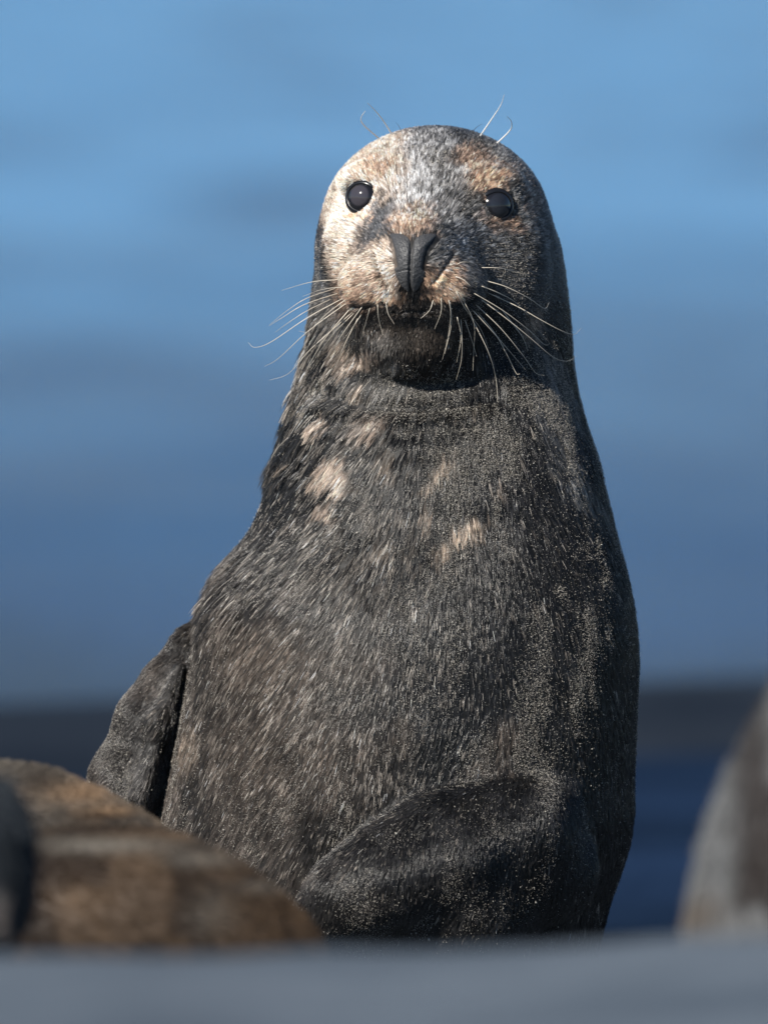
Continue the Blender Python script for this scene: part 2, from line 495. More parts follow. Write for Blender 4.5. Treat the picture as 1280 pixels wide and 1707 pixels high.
def seal_sdf(p, detail=True):
    d = trunk(p)
    d = smin(d, ellipsoid(p, SKULL_C, (0.1085, 0.122, 0.0905)), 0.022)
    # snout, nose, whisker pads, jaw
    hd = capsule(p, P(722, 388, -.02), P(690, 442, -.148), 0.088, 0.050)
    hd = smin(hd, ellipsoid(p, P(628, 474, -.145), (.036, .042, .030)), 0.018)
    hd = smin(hd, ellipsoid(p, P(750, 474, -.145), (.035, .042, .030)), 0.018)
    hd = smin(hd, ellipsoid(p, P(688, 436, -.178), (.027, .026, .033)), 0.014)
    hd = smin(hd, ellipsoid(p, P(692, 551, -.112), (.056, .053, .044)), 0.030)
    hd = smin(hd, ellipsoid(p, P(690, 503, -.148), (.046, .034, .018)), 0.016)
    hd = smin(hd, ellipsoid(p, P(729, 428, -.170), (.0085, .012, .014)), 0.008)
    hd = smin(hd, ellipsoid(p, P(643, 428, -.170), (.008, .012, .014)), 0.008)
    # brows and cheeks
    hd = smin(hd, ellipsoid(p, P(618, 300, -.078), (.030, .022, .014)), 0.02)
    hd = smin(hd, ellipsoid(p, P(810, 312, -.078), (.030, .022, .014)), 0.02)
    hd = smin(hd, ellipsoid(p, P(607, 440, -.072), (.040, .040, .045)), 0.03)
    hd = smin(hd, ellipsoid(p, P(815, 445, -.068), (.05, .045, .05)), 0.03)
    d = smin(d, hd, 0.032)
    k = np.where((p[:, 2] > .46) & (p[:, 1] < -.04) & (np.abs(d) < .02))[0]
    if len(k):
        d = d.copy(); d[k] += grooves(p[k])
    # mouth line, nostril furrows, creases beside the nostril wings
    for a, c_, r in (((622, 512, -.150), (655, 519, -.178), .0020), ((655, 519, -.178), (690, 519, -.186), .0024), ((690, 519, -.186), (728, 519, -.178), .0024), ((728, 519, -.178), (766, 510, -.150), .0020)):
        d = smax(d, -capsule(p, P(*a), P(*c_), r, r), 0.003)
    # eye sockets
    for e in EYES:
        c = P(e['px'], e['py'], -.092)
        d = smax(d, -(np.sqrt(((p - c.astype(np.float32)) ** 2).sum(-1)) - 0.0125), 0.010)
    # throat fold
    d = smax(d, -capsule(p, P(560, 634, -.120), P(700, 644, -.130), 0.004, 0.005), 0.012)
    d = smax(d, -capsule(p, P(700, 644, -.130), P(850, 630, -.116), 0.005, 0.004), 0.012)
    # flippers and hind body
    ff = smin(chain(p, FRONT_FLIPPER, 0.03), chain(p, LOW_FLIPPER, .03), .03)
    d = smin(d, ff, 0.007)
    sf = chain(p, SIDE_FLIPPER, 0.02, (1, 1.15, 1))
    sf = smin(sf, chain(p, [pt(300, 1110, .012, 9), pt(268, 1200, -.004, 13), pt(232, 1330, -.010, 15)], .02), .014)
    d = smin(d, sf, 0.006)
    d = smin(d, chain(p, ARMPIT, .03), 0.02)
    hb = chain(p, HIND, 0.06)
    for s in (-1, 1):
        hb = smin(hb, ellipsoid(p, (0.06 + s * 0.07, 1.05, -.015), (.05, .13, .025)), 0.03)
    d = smin(d, hb, 0.05)
    return d

lo, hi = (-0.33, -0.345, -0.06), (0.30, 1.24, 0.855)
bv, bq = surface_nets(seal_sdf, lo, hi, 0.0075)
bv, bq = subdivide(bv, bq)
bv = project(seal_sdf, bv, 2)

def skin_y(px, py, y0=-0.36, n=80):
    """depth of the first skin point along the line of sight through (px, py); nan off the body"""
    px = np.atleast_1d(np.asarray(px, float)); py = np.atleast_1d(np.asarray(py, float))
    y = np.full(px.shape, y0)
    for _ in range(n):
        d = seal_sdf(P(px, py, y).astype(np.float32))
        y = y + np.clip(d, -0.01, 0.03) * 0.7
    d = seal_sdf(P(px, py, y).astype(np.float32))
    return np.where(np.abs(d) < 0.004, y, np.nan)

# coat pattern, with some rim light and sky light painted in ---------------------------------------------------------------
DARK = np.array([.017, .0166, .0168]); BROWN = np.array([.085, .068, .055]); BEIGE = np.array([.50, .39, .30]); TAN = np.array([.56, .36, .245])
CREAM = np.array([.82, .645, .52]); GREY = np.array([.23, .22, .21]); FROST = np.array([.56, .545, .54]); SLATE = np.array([.13, .135, .145]); BLACK = np.array([.024, .022, .021])
PATCH = [  # px, py, rx, ry, turn (deg), colour, strength, edge
    # crown and forehead
    (735, 225, 90, 26, 0, SLATE, .75, .6), (705, 285, 62, 70, 0, FROST, .72, .6), (850, 270, 60, 60, 30, GREY, .75, .6), (760, 300, 60, 60, 0, GREY, .6, .6),
    (590, 290, 82, 78, -25, CREAM, 1, .35), (625, 250, 60, 30, -25, CREAM, .9, .5), (575, 390, 46, 85, -8, CREAM, 1, .4), (632, 282, 40, 24, 10, TAN, .75, .6),
    (700, 345, 50, 45, 0, FROST, .8, .6), (688, 372, 42, 26, 0, TAN, .85, .6), (690, 365, 25, 18, 0, CREAM, .5, .7),
    (812, 300, 46, 22, -15, TAN, .95, .5), (785, 268, 30, 22, 0, TAN, .6, .6), (765, 350, 40, 60, -20, GREY, .55, .6), (790, 420, 70, 60, 0, SLATE, .85, .5),
    (855, 420, 60, 80, 0, SLATE, .75, .7), (930, 700, 34, 140, -12, SLATE, .55, .8), (880, 500, 40, 60, 0, SLATE, .45, .8), (880, 350, 28, 60, -15, GREY, .75, .6), (885, 330, 16, 30, 0, TAN, .35, .6), (830, 378, 40, 14, 15, TAN, .35, .6),  # tall slate patch on the right neck paints in light from the sky
    (605, 357, 26, 9, 10, TAN, .9, .6), (800, 320, 14, 22, 0, TAN, .5, .6), (840, 372, 30, 10, 20, TAN, .5, .6), (665, 300, 20, 40, 0, CREAM, .4, .7),
    (626, 378, 19, 52, 38, SLATE, .9, .5), (622, 382, 10, 40, 38, DARK, .4, .6),
    (634, 337, 13, 6, 20, DARK, .8, .5), (795, 333, 15, 7, 20, DARK, .85, .5), (775, 328, 16, 6, 20, BROWN, .6, .6),
    # muzzle
    (620, 462, 48, 46, 0, CREAM, .9, .45), (640, 430, 24, 36, 20, CREAM, .8, .5), (600, 478, 40, 40, 0, TAN, .6, .6), (742, 462, 34, 32, 0, TAN, .9, .45), (728, 432, 20, 24, 0, GREY, .55, .6), (752, 478, 16, 16, 0, CREAM, .4, .6),
    (640, 497, 40, 8, 0, TAN, .6, .6), (735, 497, 26, 8, 0, TAN, .7, .6), (690, 512, 62, 11, 0, BLACK, .95, .5), (692, 556, 88, 40, 0, BROWN, .75, .5), (640, 575, 40, 24, 0, GREY, .35, .7), (572, 510, 26, 22, 0, TAN, .5, .7),
    # cheek and neck, photo's left
    (533, 420, 16, 60, 0, DARK, .9, .4), (545, 500, 26, 40, -20, GREY, .6, .7), (560, 545, 35, 35, 0, GREY, .45, .7), (598, 600, 34, 14, -20, CREAM, .75, .5), (648, 615, 34, 12, -5, GREY, .8, .6), (565, 585, 20, 20, 0, BEIGE, .4, .7),  # greys along the left neck edge paint in rim light
    (600, 652, 70, 26, 0, GREY, .55, .7), (700, 655, 90, 22, 0, GREY, .2, .7), (598, 655, 14, 16, 0, BEIGE, .5, .5),
    (533, 706, 15, 11, -30, CREAM, .85, .4), (612, 712, 34, 18, -20, CREAM, .6, .6), (580, 715, 25, 20, 0, GREY, .5, .6), (476, 766, 13, 6, 0, BEIGE, .35, .5),
    (552, 786, 23, 34, 12, CREAM, 1.0, .3), (566, 800, 22, 12, 30, CREAM, .6, .5), (528, 792, 14, 10, 30, BEIGE, .5, .5), (544, 856, 17, 20, 8, CREAM, .85, .4), (640, 772, 12, 20, 0, BEIGE, .35, .6), (637, 910, 14, 18, 0, BEIGE, .2, .6),
    (745, 768, 14, 14, 0, BEIGE, .7, .5), (733, 788, 13, 14, 20, BEIGE, .95, .4), (713, 808, 9, 15, 20, BEIGE, .8, .4), (711, 865, 7, 20, 0, BEIGE, .5, .5), (776, 884, 29, 19, -8, BEIGE, .95, .35), (737, 908, 12, 18, 10, BEIGE, .7, .5), (832, 812, 7, 16, 0, BEIGE, .18, .6),
    (884, 545, 13, 34, 15, BEIGE, .45, .6), (910, 612, 18, 40, -20, GREY, .6, .6), (960, 800, 16, 46, -18, GREY, .75, .6), (990, 840, 14, 40, -20, GREY, .5, .6), (935, 650, 16, 60, -15, GREY, .4, .7),
    # body
    (318, 1240, 15, 44, 8, BEIGE, .28, .8), (460, 1100, 90, 60, 0, BEIGE, .14, .8), (600, 1100, 60, 40, 0, BEIGE, .10, .8), (520, 1260, 140, 90, 0, BROWN, .8, .8), (440, 1200, 120, 160, 0, BROWN, .7, .8), (670, 1210, 20, 40, 10, BEIGE, .14, .8), (840, 1230, 30, 40, 10, BROWN, .9, .7),
    (820, 1280, 40, 16, 0, BROWN, .8, .7), (270, 1150, 20, 90, 25, GREY, .25, .8), (230, 1280, 16, 60, 20, GREY, .3, .8),
]

def coat(p):
    px, py = pix(p)
    front = sm(-p[:, 1], -0.06, 0.0)
    wx = (fbm(p, 60, 2, 5) - .5) * 26; wz = (fbm(p, 60, 2, 15) - .5) * 26
    hi_x = (noise(p, 420, 25) - .5) * 12; hi_z = (noise(p * np.array([1, 1, .35]), 300, 35) - .5) * 26
    qx = px + wx + hi_x; qy = py + wz + hi_z
    n1 = fbm(p, 22, 3, 1); n2 = noise(p, 330, 2)
    c = DARK[None] * (0.6 + 0.8 * n1[:, None])
    left = sm(-px, -720, -330) * sm(py, 820, 1000)
    c = c + (BROWN * 0.55)[None] * (left * (0.4 + 1.1 * sm(n1, .4, .65)))[:, None]
    head = sm(-py, -470, -340)
    c = c + (GREY * 0.35)[None] * head[:, None]
    for (x, y, rx, ry, a, col, s, e) in PATCH:
        ca, sa = math.cos(R(a)), math.sin(R(a))
        dx, dy = (qx - x), (qy - y)
        u = (dx * ca + dy * sa) / rx; v = (-dx * sa + dy * ca) / ry
        w = s * (1 - sm(np.sqrt(u * u + v * v), 1 - e, 1 + e * 0.6)) * front
        c = c * (1 - w[:, None]) + col[None] * w[:, None]
    for x, y in ((603, 456), (617, 466), (632, 460), (596, 472), (611, 480), (626, 478), (640, 478), (604, 494), (622, 493), (744, 466), (757, 474), (748, 482), (764, 462), (768, 482), (738, 480)):
        w = .8 * np.exp(-((px - x) ** 2 + (py - y) ** 2) / 12.0) * front
        c = c * (1 - w[:, None]) + np.array([.03, .022, .018])[None] * w[:, None]
    # salt-and-pepper ticking on the crown and face
    tick = sm(-py, -500, -400) * (.45 + .55 * sm(px, 610, 700)) * front
    t = noise(p, 520, 4)
    c = c * (1 + tick * (np.where(t > .52, .6, -.5)))[:, None]
    return np.clip(c, 0.004, 0.9)

skin_m = attr_material('seal_skin', 0.55, 0.3)
seal = empty('grey_seal', tuple(np.append(P(690, 1600, 0)[:2], 0.0)), 'dark grey seal sitting upright on the sand, pale speckled face turned to the camera', 'seal')
px_, py_ = pix(bv)
body = adopt(mesh_obj('body', bv, bq, skin_m, seal, True, coat(bv) * 0.25), seal)

# eyes -------------------------------------------------------------------------
def eye_material():
    m, nt, b = principled('eye', Roughness=0.11)
    a = nt.nodes.new('ShaderNodeAttribute'); a.attribute_name = 'col'
    nt.links.new(a.outputs['Color'], b.inputs['Base Color'])
    return m
eye_m = eye_material()
lid_m, _, _b = principled('eyelid_skin', Base_Color=(.012, .012, .014, 1), Roughness=0.25)

def basis(ax):
    a = np.asarray(ax, float); a = a / np.linalg.norm(a)
    u = np.cross((0, 0, 1.0), a); u /= np.linalg.norm(u)
    return a, u, np.cross(a, u)

for e in EYES:
    a, u, w = basis(e['axis'])
    ring = np.linspace(0, 2 * math.pi, 8, endpoint=False)
    sk = skin_y(e['px'] + 32 * np.cos(ring), e['py'] + 28 * np.sin(ring))
    rim = P(e['px'], e['py'], float(np.nanmean(sk)) - 0.001)
    ca = 47.0
    ctr = rim - a * ER * math.cos(R(ca)) * 0.98
    e['c'] = ctr; e['rim'] = rim; e['a'] = a
    nu, nv_ = 40, 28
    th = np.linspace(0, math.pi, nv_); ph = np.linspace(0, 2 * math.pi, nu, endpoint=False)
    vv, cc = [], []
    for t in th:
        for f in ph:
            rr = ER * (1 + 0.05 * math.exp(-(t / 0.5) ** 2))
            vv.append(ctr + rr * (math.cos(t) * a + math.sin(t) * (math.cos(f) * u + math.sin(f) * w)))
            k = 1 - float(sm(np.array([t]), 0.50, 0.60)[0])
            k *= 1.0
            cc.append(np.array([.010, .010, .012]) * (1 - k) + (np.array([.046, .042, .050]) if e['px'] < 700 else np.array([.018, .020, .026])) * k)  # grey disc paints a reflection onto the pupil, paler in the left eye
    fs = np.array([(i * nu + j, (i + 1) * nu + j, (i + 1) * nu + (j + 1) % nu, i * nu + (j + 1) % nu) for i in range(nv_ - 1) for j in range(nu)])
    eo = adopt(mesh_obj('eye', np.array(vv), fs, eye_m, seal, True, np.array(cc)), seal)
    # lid ring
    nr, ns = 48, 12
    lv = []
    for i_ in range(nr):
        f = 2 * math.pi * i_ / nr
        rad = np.cos(f) * u + np.sin(f) * w
        pol = R(ca + 3 + 13 * max(0, math.cos(f) * (1 if e['px'] < 700 else -1)) ** 5 + 3 * max(0, -math.cos(f) * (1 if e['px'] < 700 else -1)) ** 3 - 8 * max(0, math.sin(f)) ** 1.5)
        base = ctr + (ER + 0.0004) * (math.cos(pol) * a + math.sin(pol) * rad)
        out = math.cos(pol) * a + math.sin(pol) * rad
        tan = -math.sin(pol) * a + math.cos(pol) * rad
        for j_ in range(ns):
            g = 2 * math.pi * j_ / ns
            lv.append(base + 0.0017 * math.cos(g) * out + (0.0040 * math.sin(g) + 0.0018) * tan)
    lf = np.array([(i * ns + j, i * ns + (j + 1) % ns, ((i + 1) % nr) * ns + (j + 1) % ns, ((i + 1) % nr) * ns + j) for i in range(nr) for j in range(ns)])
    lo_ = mesh_obj('eyelid', np.array(lv), lf, lid_m, eo, True)

# nose pad ------------------------------------------------------------------------
NOSE = np.array([(644, 393), (654, 388), (670, 389), (680, 395), (686, 401), (693, 396), (704, 390), (718, 388), (731, 391), (737, 398), (733, 406), (724, 413), (717, 424), (713, 440), (710, 455), (705, 469), (697, 483), (688, 490), (680, 488), (671, 480), (664, 470), (659, 459), (656, 446), (653, 428), (649, 410)], float)
def poly_dist(x, y, poly):
    d = np.full(x.shape, 1e9); ins = np.zeros(x.shape, bool)
    n = len(poly)
    for i in range(n):
        ax_, ay = poly[i]; bx_, by_ = poly[(i + 1) % n]
        ex, ey = bx_ - ax_, by_ - ay
        t = np.clip(((x - ax_) * ex + (y - ay) * ey) / (ex * ex + ey * ey), 0, 1)
        d = np.minimum(d, np.hypot(x - ax_ - t * ex, y - ay - t * ey))
        c = ((ay > y) != (by_ > y)) & (x < (bx_ - ax_) * (y - ay) / (by_ - ay + 1e-12) + ax_)
        ins ^= c
    return np.where(ins, d, -d)
gx, gy = np.meshgrid(np.arange(638, 743, 1.0), np.arange(382, 501, 1.0))
nd = poly_dist(gx, gy, NOSE)
ny_ = skin_y(gx.ravel(), gy.ravel()).reshape(gx.shape)
ny_ = np.where(np.isnan(ny_), -0.15, ny_)
def seg(x, y, pts):
    d = np.full(x.shape, 1e9)
    for (x0, y0), (x1, y1) in zip(pts[:-1], pts[1:]):
        ex, ey = x1 - x0, y1 - y0
        t = np.clip(((x - x0) * ex + (y - y0) * ey) / (ex * ex + ey * ey), 0, 1)
        d = np.minimum(d, np.hypot(x - x0 - t * ex, y - y0 - t * ey))
    return d
h = 0.0042 * np.sqrt(np.clip(nd / 18.0, 0, 1)) + 0.0018 * sm(nd, 0, 30)
h = h - 0.0040 * np.exp(-(seg(gx, gy, [(687, 400), (684, 440), (683, 470), (686, 496)]) / 3.2) ** 2)
h = h - 0.014 * np.exp(-(seg(gx, gy, [(733, 395), (724, 404), (715, 415), (711, 430), (709, 446)]) / 4.0) ** 2)
h = h - 0.012 * np.exp(-(seg(gx, gy, [(648, 398), (654, 418), (658, 442)]) / 3.2) ** 2)
h = h - 0.0010 * np.exp(-(seg(gx, gy, [(659, 455), (672, 451), (683, 450)]) / 1.6) ** 2)
h = h + 0.0007 * (noise(np.stack([gx, gy, 0 * gx], -1).reshape(-1, 3), 0.35, 3).reshape(gx.shape) - .5)
h = np.where(nd < 0, -0.004, h - 0.0005)
nv3 = P(gx.ravel(), gy.ravel(), (ny_ - h).ravel())
kw, kh = gx.shape[1], gx.shape[0]
i = np.arange(kh - 1)[:, None] * kw + np.arange(kw - 1)[None]
nq = np.stack([i, i + kw, i + kw + 1, i + 1], -1).reshape(-1, 4)
nq = nq[(nd.ravel()[nq] > -3.0).all(1)]
used = np.unique(nq); remap = -np.ones(len(nv3), int); remap[used] = np.arange(len(used))
nose_m, nt, b = principled('nose_skin', Base_Color=(.060, .060, .062, 1), Roughness=0.40)
nn = nt.nodes.new('ShaderNodeTexNoise'); nn.inputs['Scale'].default_value = 600; nn.inputs['Detail'].default_value = 3
bp = nt.nodes.new('ShaderNodeBump'); bp.inputs['Strength'].default_value = 0.6; bp.inputs['Distance'].default_value = 0.0020
tc = nt.nodes.new('ShaderNodeTexCoord'); nt.links.new(tc.outputs['Object'], nn.inputs['Vector'])
nt.links.new(nn.outputs['Fac'], bp.inputs['Height']); nt.links.new(bp.outputs['Normal'], b.inputs['Normal'])
adopt(mesh_obj('nose', nv3[used], remap[nq], nose_m, seal, True), seal)

# fur --------------------------------------------------------------------------------
def curves_obj(name, pts, rad, col, mat, parent):
    """pts (N,K,3), rad (N,K), col (N,3)"""
    n, k = pts.shape[:2]
    hc = bpy.data.hair_curves.new(name)
    hc.add_curves([k] * n)
    hc.attributes['position'].data.foreach_set('vector', pts.astype(np.float32).ravel())
    ra = hc.attributes.get('radius') or hc.attributes.new('radius', 'FLOAT', 'POINT')
    ra.data.foreach_set('value', rad.astype(np.float32).ravel())
    ca_ = hc.attributes.new('col', 'FLOAT_COLOR', 'POINT')
    cp = np.ones((n, k, 4), np.float32)
    cp[:, :, :3] = np.clip(col[:, None] * np.linspace(.6, 1.3, k)[None, :, None], .002, .9)  # darker roots and paler tips paint depth and rim light into the hairs
    ca_.data.foreach_set('color', cp.ravel())
    o = bpy.data.objects.new(name, hc)
    scene.collection.objects.link(o)
    hc.materials.append(mat)
    o.parent = parent
    o['kind'] = 'stuff'
    return o

def sample_surface(v, q, n, weight):
    t = np.concatenate([q[:, [0, 1, 2]], q[:, [0, 2, 3]]])
    e1, e2 = v[t[:, 1]] - v[t[:, 0]], v[t[:, 2]] - v[t[:, 0]]
    cr_ = np.cross(e1, e2)
    ar = 0.5 * np.linalg.norm(cr_, axis=1)
    w = ar * weight[t].mean(1)
    cs = np.cumsum(w)
    k = np.searchsorted(cs, rng.random(n) * cs[-1])
    k = np.minimum(k, len(t) - 1)
    r1, r2 = np.sqrt(rng.random(n)), rng.random(n)
    return v[t[k, 0]] * (1 - r1)[:, None] + v[t[k, 1]] * (r1 * (1 - r2))[:, None] + v[t[k, 2]] * (r1 * r2)[:, None]

def unit(a):
    return a / (np.linalg.norm(a, axis=-1, keepdims=True) + 1e-9)

TOPPIX = [372, 600, 1000, 1400, 1650]
def flow(p, n):
    """hair lie: back from the nose on the head, down and outwards on neck and body"""
    px, py = pix(p)
    c = np.interp(py, ROWS[:, 0], 0.5 * (ROWS[:, 1] + ROWS[:, 2])); a = np.interp(py, ROWS[:, 0], 0.5 * (ROWS[:, 2] - ROWS[:, 1]))
    u = np.clip((px - c) / a, -1.2, 1.2)
    dx = np.interp(u, [-1.0, -.6, -.3, -.05, .3, .7, 1.0], [-.62, -.58, -.36, -.12, .0, .12, .30])
    dx = dx + (fbm(p, 14, 2, 40) - .5) * 0.35
    low = sm(py, 1150, 1290) * sm(px, 640, 800)
    dx = dx - 0.35 * low
    bodyv = np.stack([dx, 0.15 * np.ones_like(dx), -np.ones_like(dx)], 1)
    hv = unit(p - (NOSE_TIP + np.array([0, 0.03, 0.0])))
    hv = hv + np.array([0, 0.2, 0])
    chin = sm(py, 515, 540) * (1 - sm(np.abs(px - 690), 70, 130))
    k = np.maximum(sm(py, 470, 620), chin)[:, None]
    d = unit(hv) * (1 - k) + unit(bodyv) * k
    back = sm(p[:, 1], 0.08, 0.25)[:, None]
    d = d * (1 - back) + np.array([0, .8, -.5]) * back
    d = d - (d * n).sum(1, keepdims=True) * n
    return unit(d)

bpx, bpy_ = px_, py_
def bald(px, py, p):
    m = np.zeros(len(px), bool)
    for e in EYES:
        q = p - e['rim']
        q = q - (q @ e['a'])[:, None] * e['a']
        m |= (np.linalg.norm(q, axis=1) < 0.0150) & (np.linalg.norm(p - e['rim'], axis=1) < 0.03)
    nose = (px > 636) & (px < 745) & (py > 380) & (py < 502) & (p[:, 1] < -0.12)
    k = np.where(nose)[0]
    if len(k):
        m[k] |= poly_dist(px[k], py[k], NOSE) > 2.0
    return m

def fur_length(px, py, p):
    L = np.interp(py, [210, 380, 470, 560, 640, 760, 900, 1100, 1500], [.0066, .0066, .0075, .0100, .0115, .0115, .0108, .0100, .009])
    muz = 1 - sm(np.hypot((px - 690) / 1.25, py - 450), 70, 120)
    L = L * (1 - muz) + .0050 * muz
    lip = sm(py, 496, 504) * (1 - sm(py, 570, 600)) * (1 - sm(np.abs(px - 690), 60, 90))
    L = L * (1 - lip) + .0035 * lip
    side = sm(-px, -560, -500) * sm(py, 430, 520) * sm(-py, -830, -760) + sm(-px, -470, -390) * sm(py, 860, 920) * sm(-py, -1080, -1010)
    L = L + .007 * side
    ff = np.minimum(chain(p.astype(np.float32), FRONT_FLIPPER, .02), chain(p.astype(np.float32), LOW_FLIPPER, .02)); sf = chain(p.astype(np.float32), SIDE_FLIPPER, .02, (1, 1.15, 1))
    fl = 1 - sm(np.minimum(ff, sf), 0.001, 0.008)
    L = L * (1 - fl) + .0058 * fl
    eye = np.ones(len(px))
    for e in EYES:
        r = np.hypot(px - e['px'], py - e['py'])
        eye = np.minimum(eye, .45 + .55 * sm(r, 26, 52))
    return L * eye, fl

def make_fur(nclump, per, weight, K=5, name='fur', spread=1.0, wet=0.92, wid=1.0):
    c = sample_surface(bv, bq, nclump, weight)
    n = unit(gradient(seal_sdf, c))
    px, py = pix(c)
    ok = ~bald(px, py, c)
    c, n, px, py = c[ok], n[ok], px[ok], py[ok]
    L, fl = fur_length(px, py, c)
    t = flow(c, n)
    b_ = np.cross(n, t)
    N = len(c)
    L = L * rng.uniform(.75, 1.2, N)
    rc = np.clip(L * 0.15, .0007, .0020) * spread * rng.uniform(.7, 1.4, N)
    lift = rng.uniform(.03, .20, N) + .22 * sm(-py, -480, -360)
    lift = lift + .16 * sm(-L, -.0085, -.0055)
    clr = coat(c)
    tone = np.exp(rng.normal(0, .42, N) + 1.6 * (fbm(c * np.array([1, 1, .5]), 55, 2, 71) - .5))
    # pale guard hairs, coloured to stand in for wet glints and left rim light
    g2 = lambda x, y, rx, ry: np.exp(-(((px - x) / rx) ** 2 + ((py - y) / ry) ** 2))
    pst = np.clip(.02 + .42 * g2(590, 880, 85, 190) + .14 * g2(450, 1150, 170, 220) + .14 * g2(600, 1250, 160, 160) + .12 * g2(560, 640, 80, 110) + .05 * g2(700, 1000, 160, 260) + .45 * g2(522, 520, 34, 130), 0, .45)
    pst = pst * (py > 390) * (1 - .75 * fl) * (.4 + 1.2 * noise(c, 60, 91))
    st = rng.random(N) < pst
    amt = st * rng.uniform(.2, .9, N)
    clr = clr * (1 - amt[:, None]) + np.array([.20, .175, .15]) * amt[:, None]
    edge = (sm(-px, -540, -490) * sm(py, 430, 520) * sm(-py, -830, -760) + sm(-px, -440, -380) * sm(py, 860, 920) * sm(-py, -1080, -1020)) * (noise(c, 110, 88) > .45)
    lift = lift + .24 * edge * rng.random(N)
    L = L * (1 + .35 * edge)
    lift = lift + .06 * st
    I = np.repeat(np.arange(N), per)
    M = len(I)
    ang = rng.uniform(0, 2 * math.pi, M); rr = np.sqrt(rng.random(M)) * rc[I]
    ov, ou = rr * np.cos(ang), rr * np.sin(ang) * 1.5
    root = c[I] + b_[I] * ov[:, None] + t[I] * ou[:, None] - n[I] * 0.0002
    dirj = t[I] + b_[I] * rng.normal(0, .10, M)[:, None]
    Ls = L[I] * rng.uniform(.8, 1.12, M)
    lf = lift[I] + rng.normal(0, .05, M)
    s = np.linspace(0, 1, K)
    pts = np.empty((M, K, 3)); rad = np.empty((M, K))
    for j, sj in enumerate(s):
        along = dirj * (Ls * sj)[:, None]
        up = n[I] * (Ls * lf * (1.35 * sj - 0.55 * sj * sj) + 0.0)[:, None]
        cl = wet * sj ** 1.2
        conv = -(b_[I] * ov[:, None]) * cl
        pts[:, j] = root + along + up + conv
        rad[:, j] = 0.00028 * wid * (1 - 0.75 * sj ** 1.5)
    rad *= np.clip(Ls / 0.014, .62, 1.15)[:, None]
    colb = clr[I]
    ps = (rng.random(M) < .34 * pst[I])[:, None] * rng.uniform(.3, 1, M)[:, None]
    colb = colb * (1 - ps) + np.array([.62, .56, .49]) * ps  # single bright strands paint in the crisp glints
    col = colb * (tone[I] * np.exp(rng.normal(0, .16, M)))[:, None]
    col = np.clip(col, 0.003, 0.88)
    return pts, rad, col

fur_m = attr_material('seal_fur', 0.22, 0.45)
coat_m = attr_material('seal_fur_dry', 0.6, 0.15)
bn = unit(gradient(seal_sdf, bv))
facing = 0.06 + 0.94 * sm(-bn[:, 1], -0.45, -0.05)
blen, _ = fur_length(bpx, bpy_, bv)
facing *= np.clip(.012 / blen, .8, 4.0) ** 2
facing *= np.where(bv[:, 1] > 0.28, 0.10, 1.0) * np.where(bv[:, 2] < 0.0, 0.0, 1.0)
headw = sm(-bpy_, -620, -520)
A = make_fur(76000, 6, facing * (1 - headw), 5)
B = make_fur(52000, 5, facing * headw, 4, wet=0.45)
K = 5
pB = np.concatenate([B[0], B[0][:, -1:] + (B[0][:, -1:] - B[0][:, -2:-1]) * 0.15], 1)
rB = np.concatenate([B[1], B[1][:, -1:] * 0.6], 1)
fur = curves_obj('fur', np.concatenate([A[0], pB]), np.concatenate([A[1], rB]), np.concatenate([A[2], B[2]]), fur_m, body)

# grains of dry sand caught in the coat ------------------------------------------------
def grains(n, weight, size, lift):
    c = sample_surface(bv, bq, n, weight)
    nn_ = unit(gradient(seal_sdf, c))
    px, py = pix(c)
    ok = ~bald(px, py, c)
    c, nn_, px, py = c[ok], nn_[ok], px[ok], py[ok]
    L, fl = fur_length(px, py, c)
    c = c + nn_ * (L * lift * rng.uniform(.6, 1.15, len(c)))[:, None] + flow(c, nn_) * (L * .5)[:, None]
    tet = np.array([(1, 1, 1), (1, -1, -1), (-1, 1, -1), (-1, -1, 1)]) / math.sqrt(3)
    q = unit(rng.normal(size=(len(c), 4)))
    w, x, y, z = q.T
    rot = np.stack([np.stack([1 - 2 * (y * y + z * z), 2 * (x * y - z * w), 2 * (x * z + y * w)], -1), np.stack([2 * (x * y + z * w), 1 - 2 * (x * x + z * z), 2 * (y * z - x * w)], -1), np.stack([2 * (x * z - y * w), 2 * (y * z + x * w), 1 - 2 * (x * x + y * y)], -1)], 1)
    s_ = size * np.exp(rng.normal(0, .42, len(c)))
    v = c[:, None] + np.einsum('nij,kj->nki', rot, tet) * s_[:, None, None]
    f = np.array([(0, 1, 2), (0, 3, 1), (0, 2, 3), (1, 3, 2)])
    fi = (np.arange(len(c)) * 4)[:, None, None] + f[None]
    return v.reshape(-1, 3), fi.reshape(-1, 3)

def blob(x, y, rx, ry):
    return np.exp(-(((bpx - x) / rx) ** 2 + ((bpy_ - y) / ry) ** 2))
gw = .7 * blob(860, 400, 60, 90) + .6 * blob(920, 640, 50, 120) + 1.0 * blob(740, 860, 120, 260) + 1.3 * blob(880, 760, 110, 160) + 1.3 * blob(960, 1080, 60, 200) + .9 * blob(860, 1230, 80, 120) + 1.0 * blob(720, 260, 110, 80) + .8 * blob(760, 370, 60, 60) + .8 * blob(650, 650, 100, 40)  + .8 * blob(220, 1250, 70, 150) + .45 * blob(640, 1500, 160, 70) + .3 * blob(820, 1400, 120, 80) + .35 * blob(560, 1350, 180, 150) + .2 * blob(500, 1050, 140, 200)
gw = gw * (0.15 + 1.5 * sm(fbm(bv * np.array([1, 1, .4]), 46, 3, 61), .46, .62)) * (bn[:, 1] < 0.2)
gw *= 1 - np.clip(1.2 * np.exp(-(((bpx - 690) / 95) ** 2 + ((bpy_ - 560) / 50) ** 2)), 0, 1)
gw *= 1 - np.clip(1.1 * np.exp(-(((bpx - 625) / 50) ** 2 + ((bpy_ - 465) / 40) ** 2)), 0, .8)
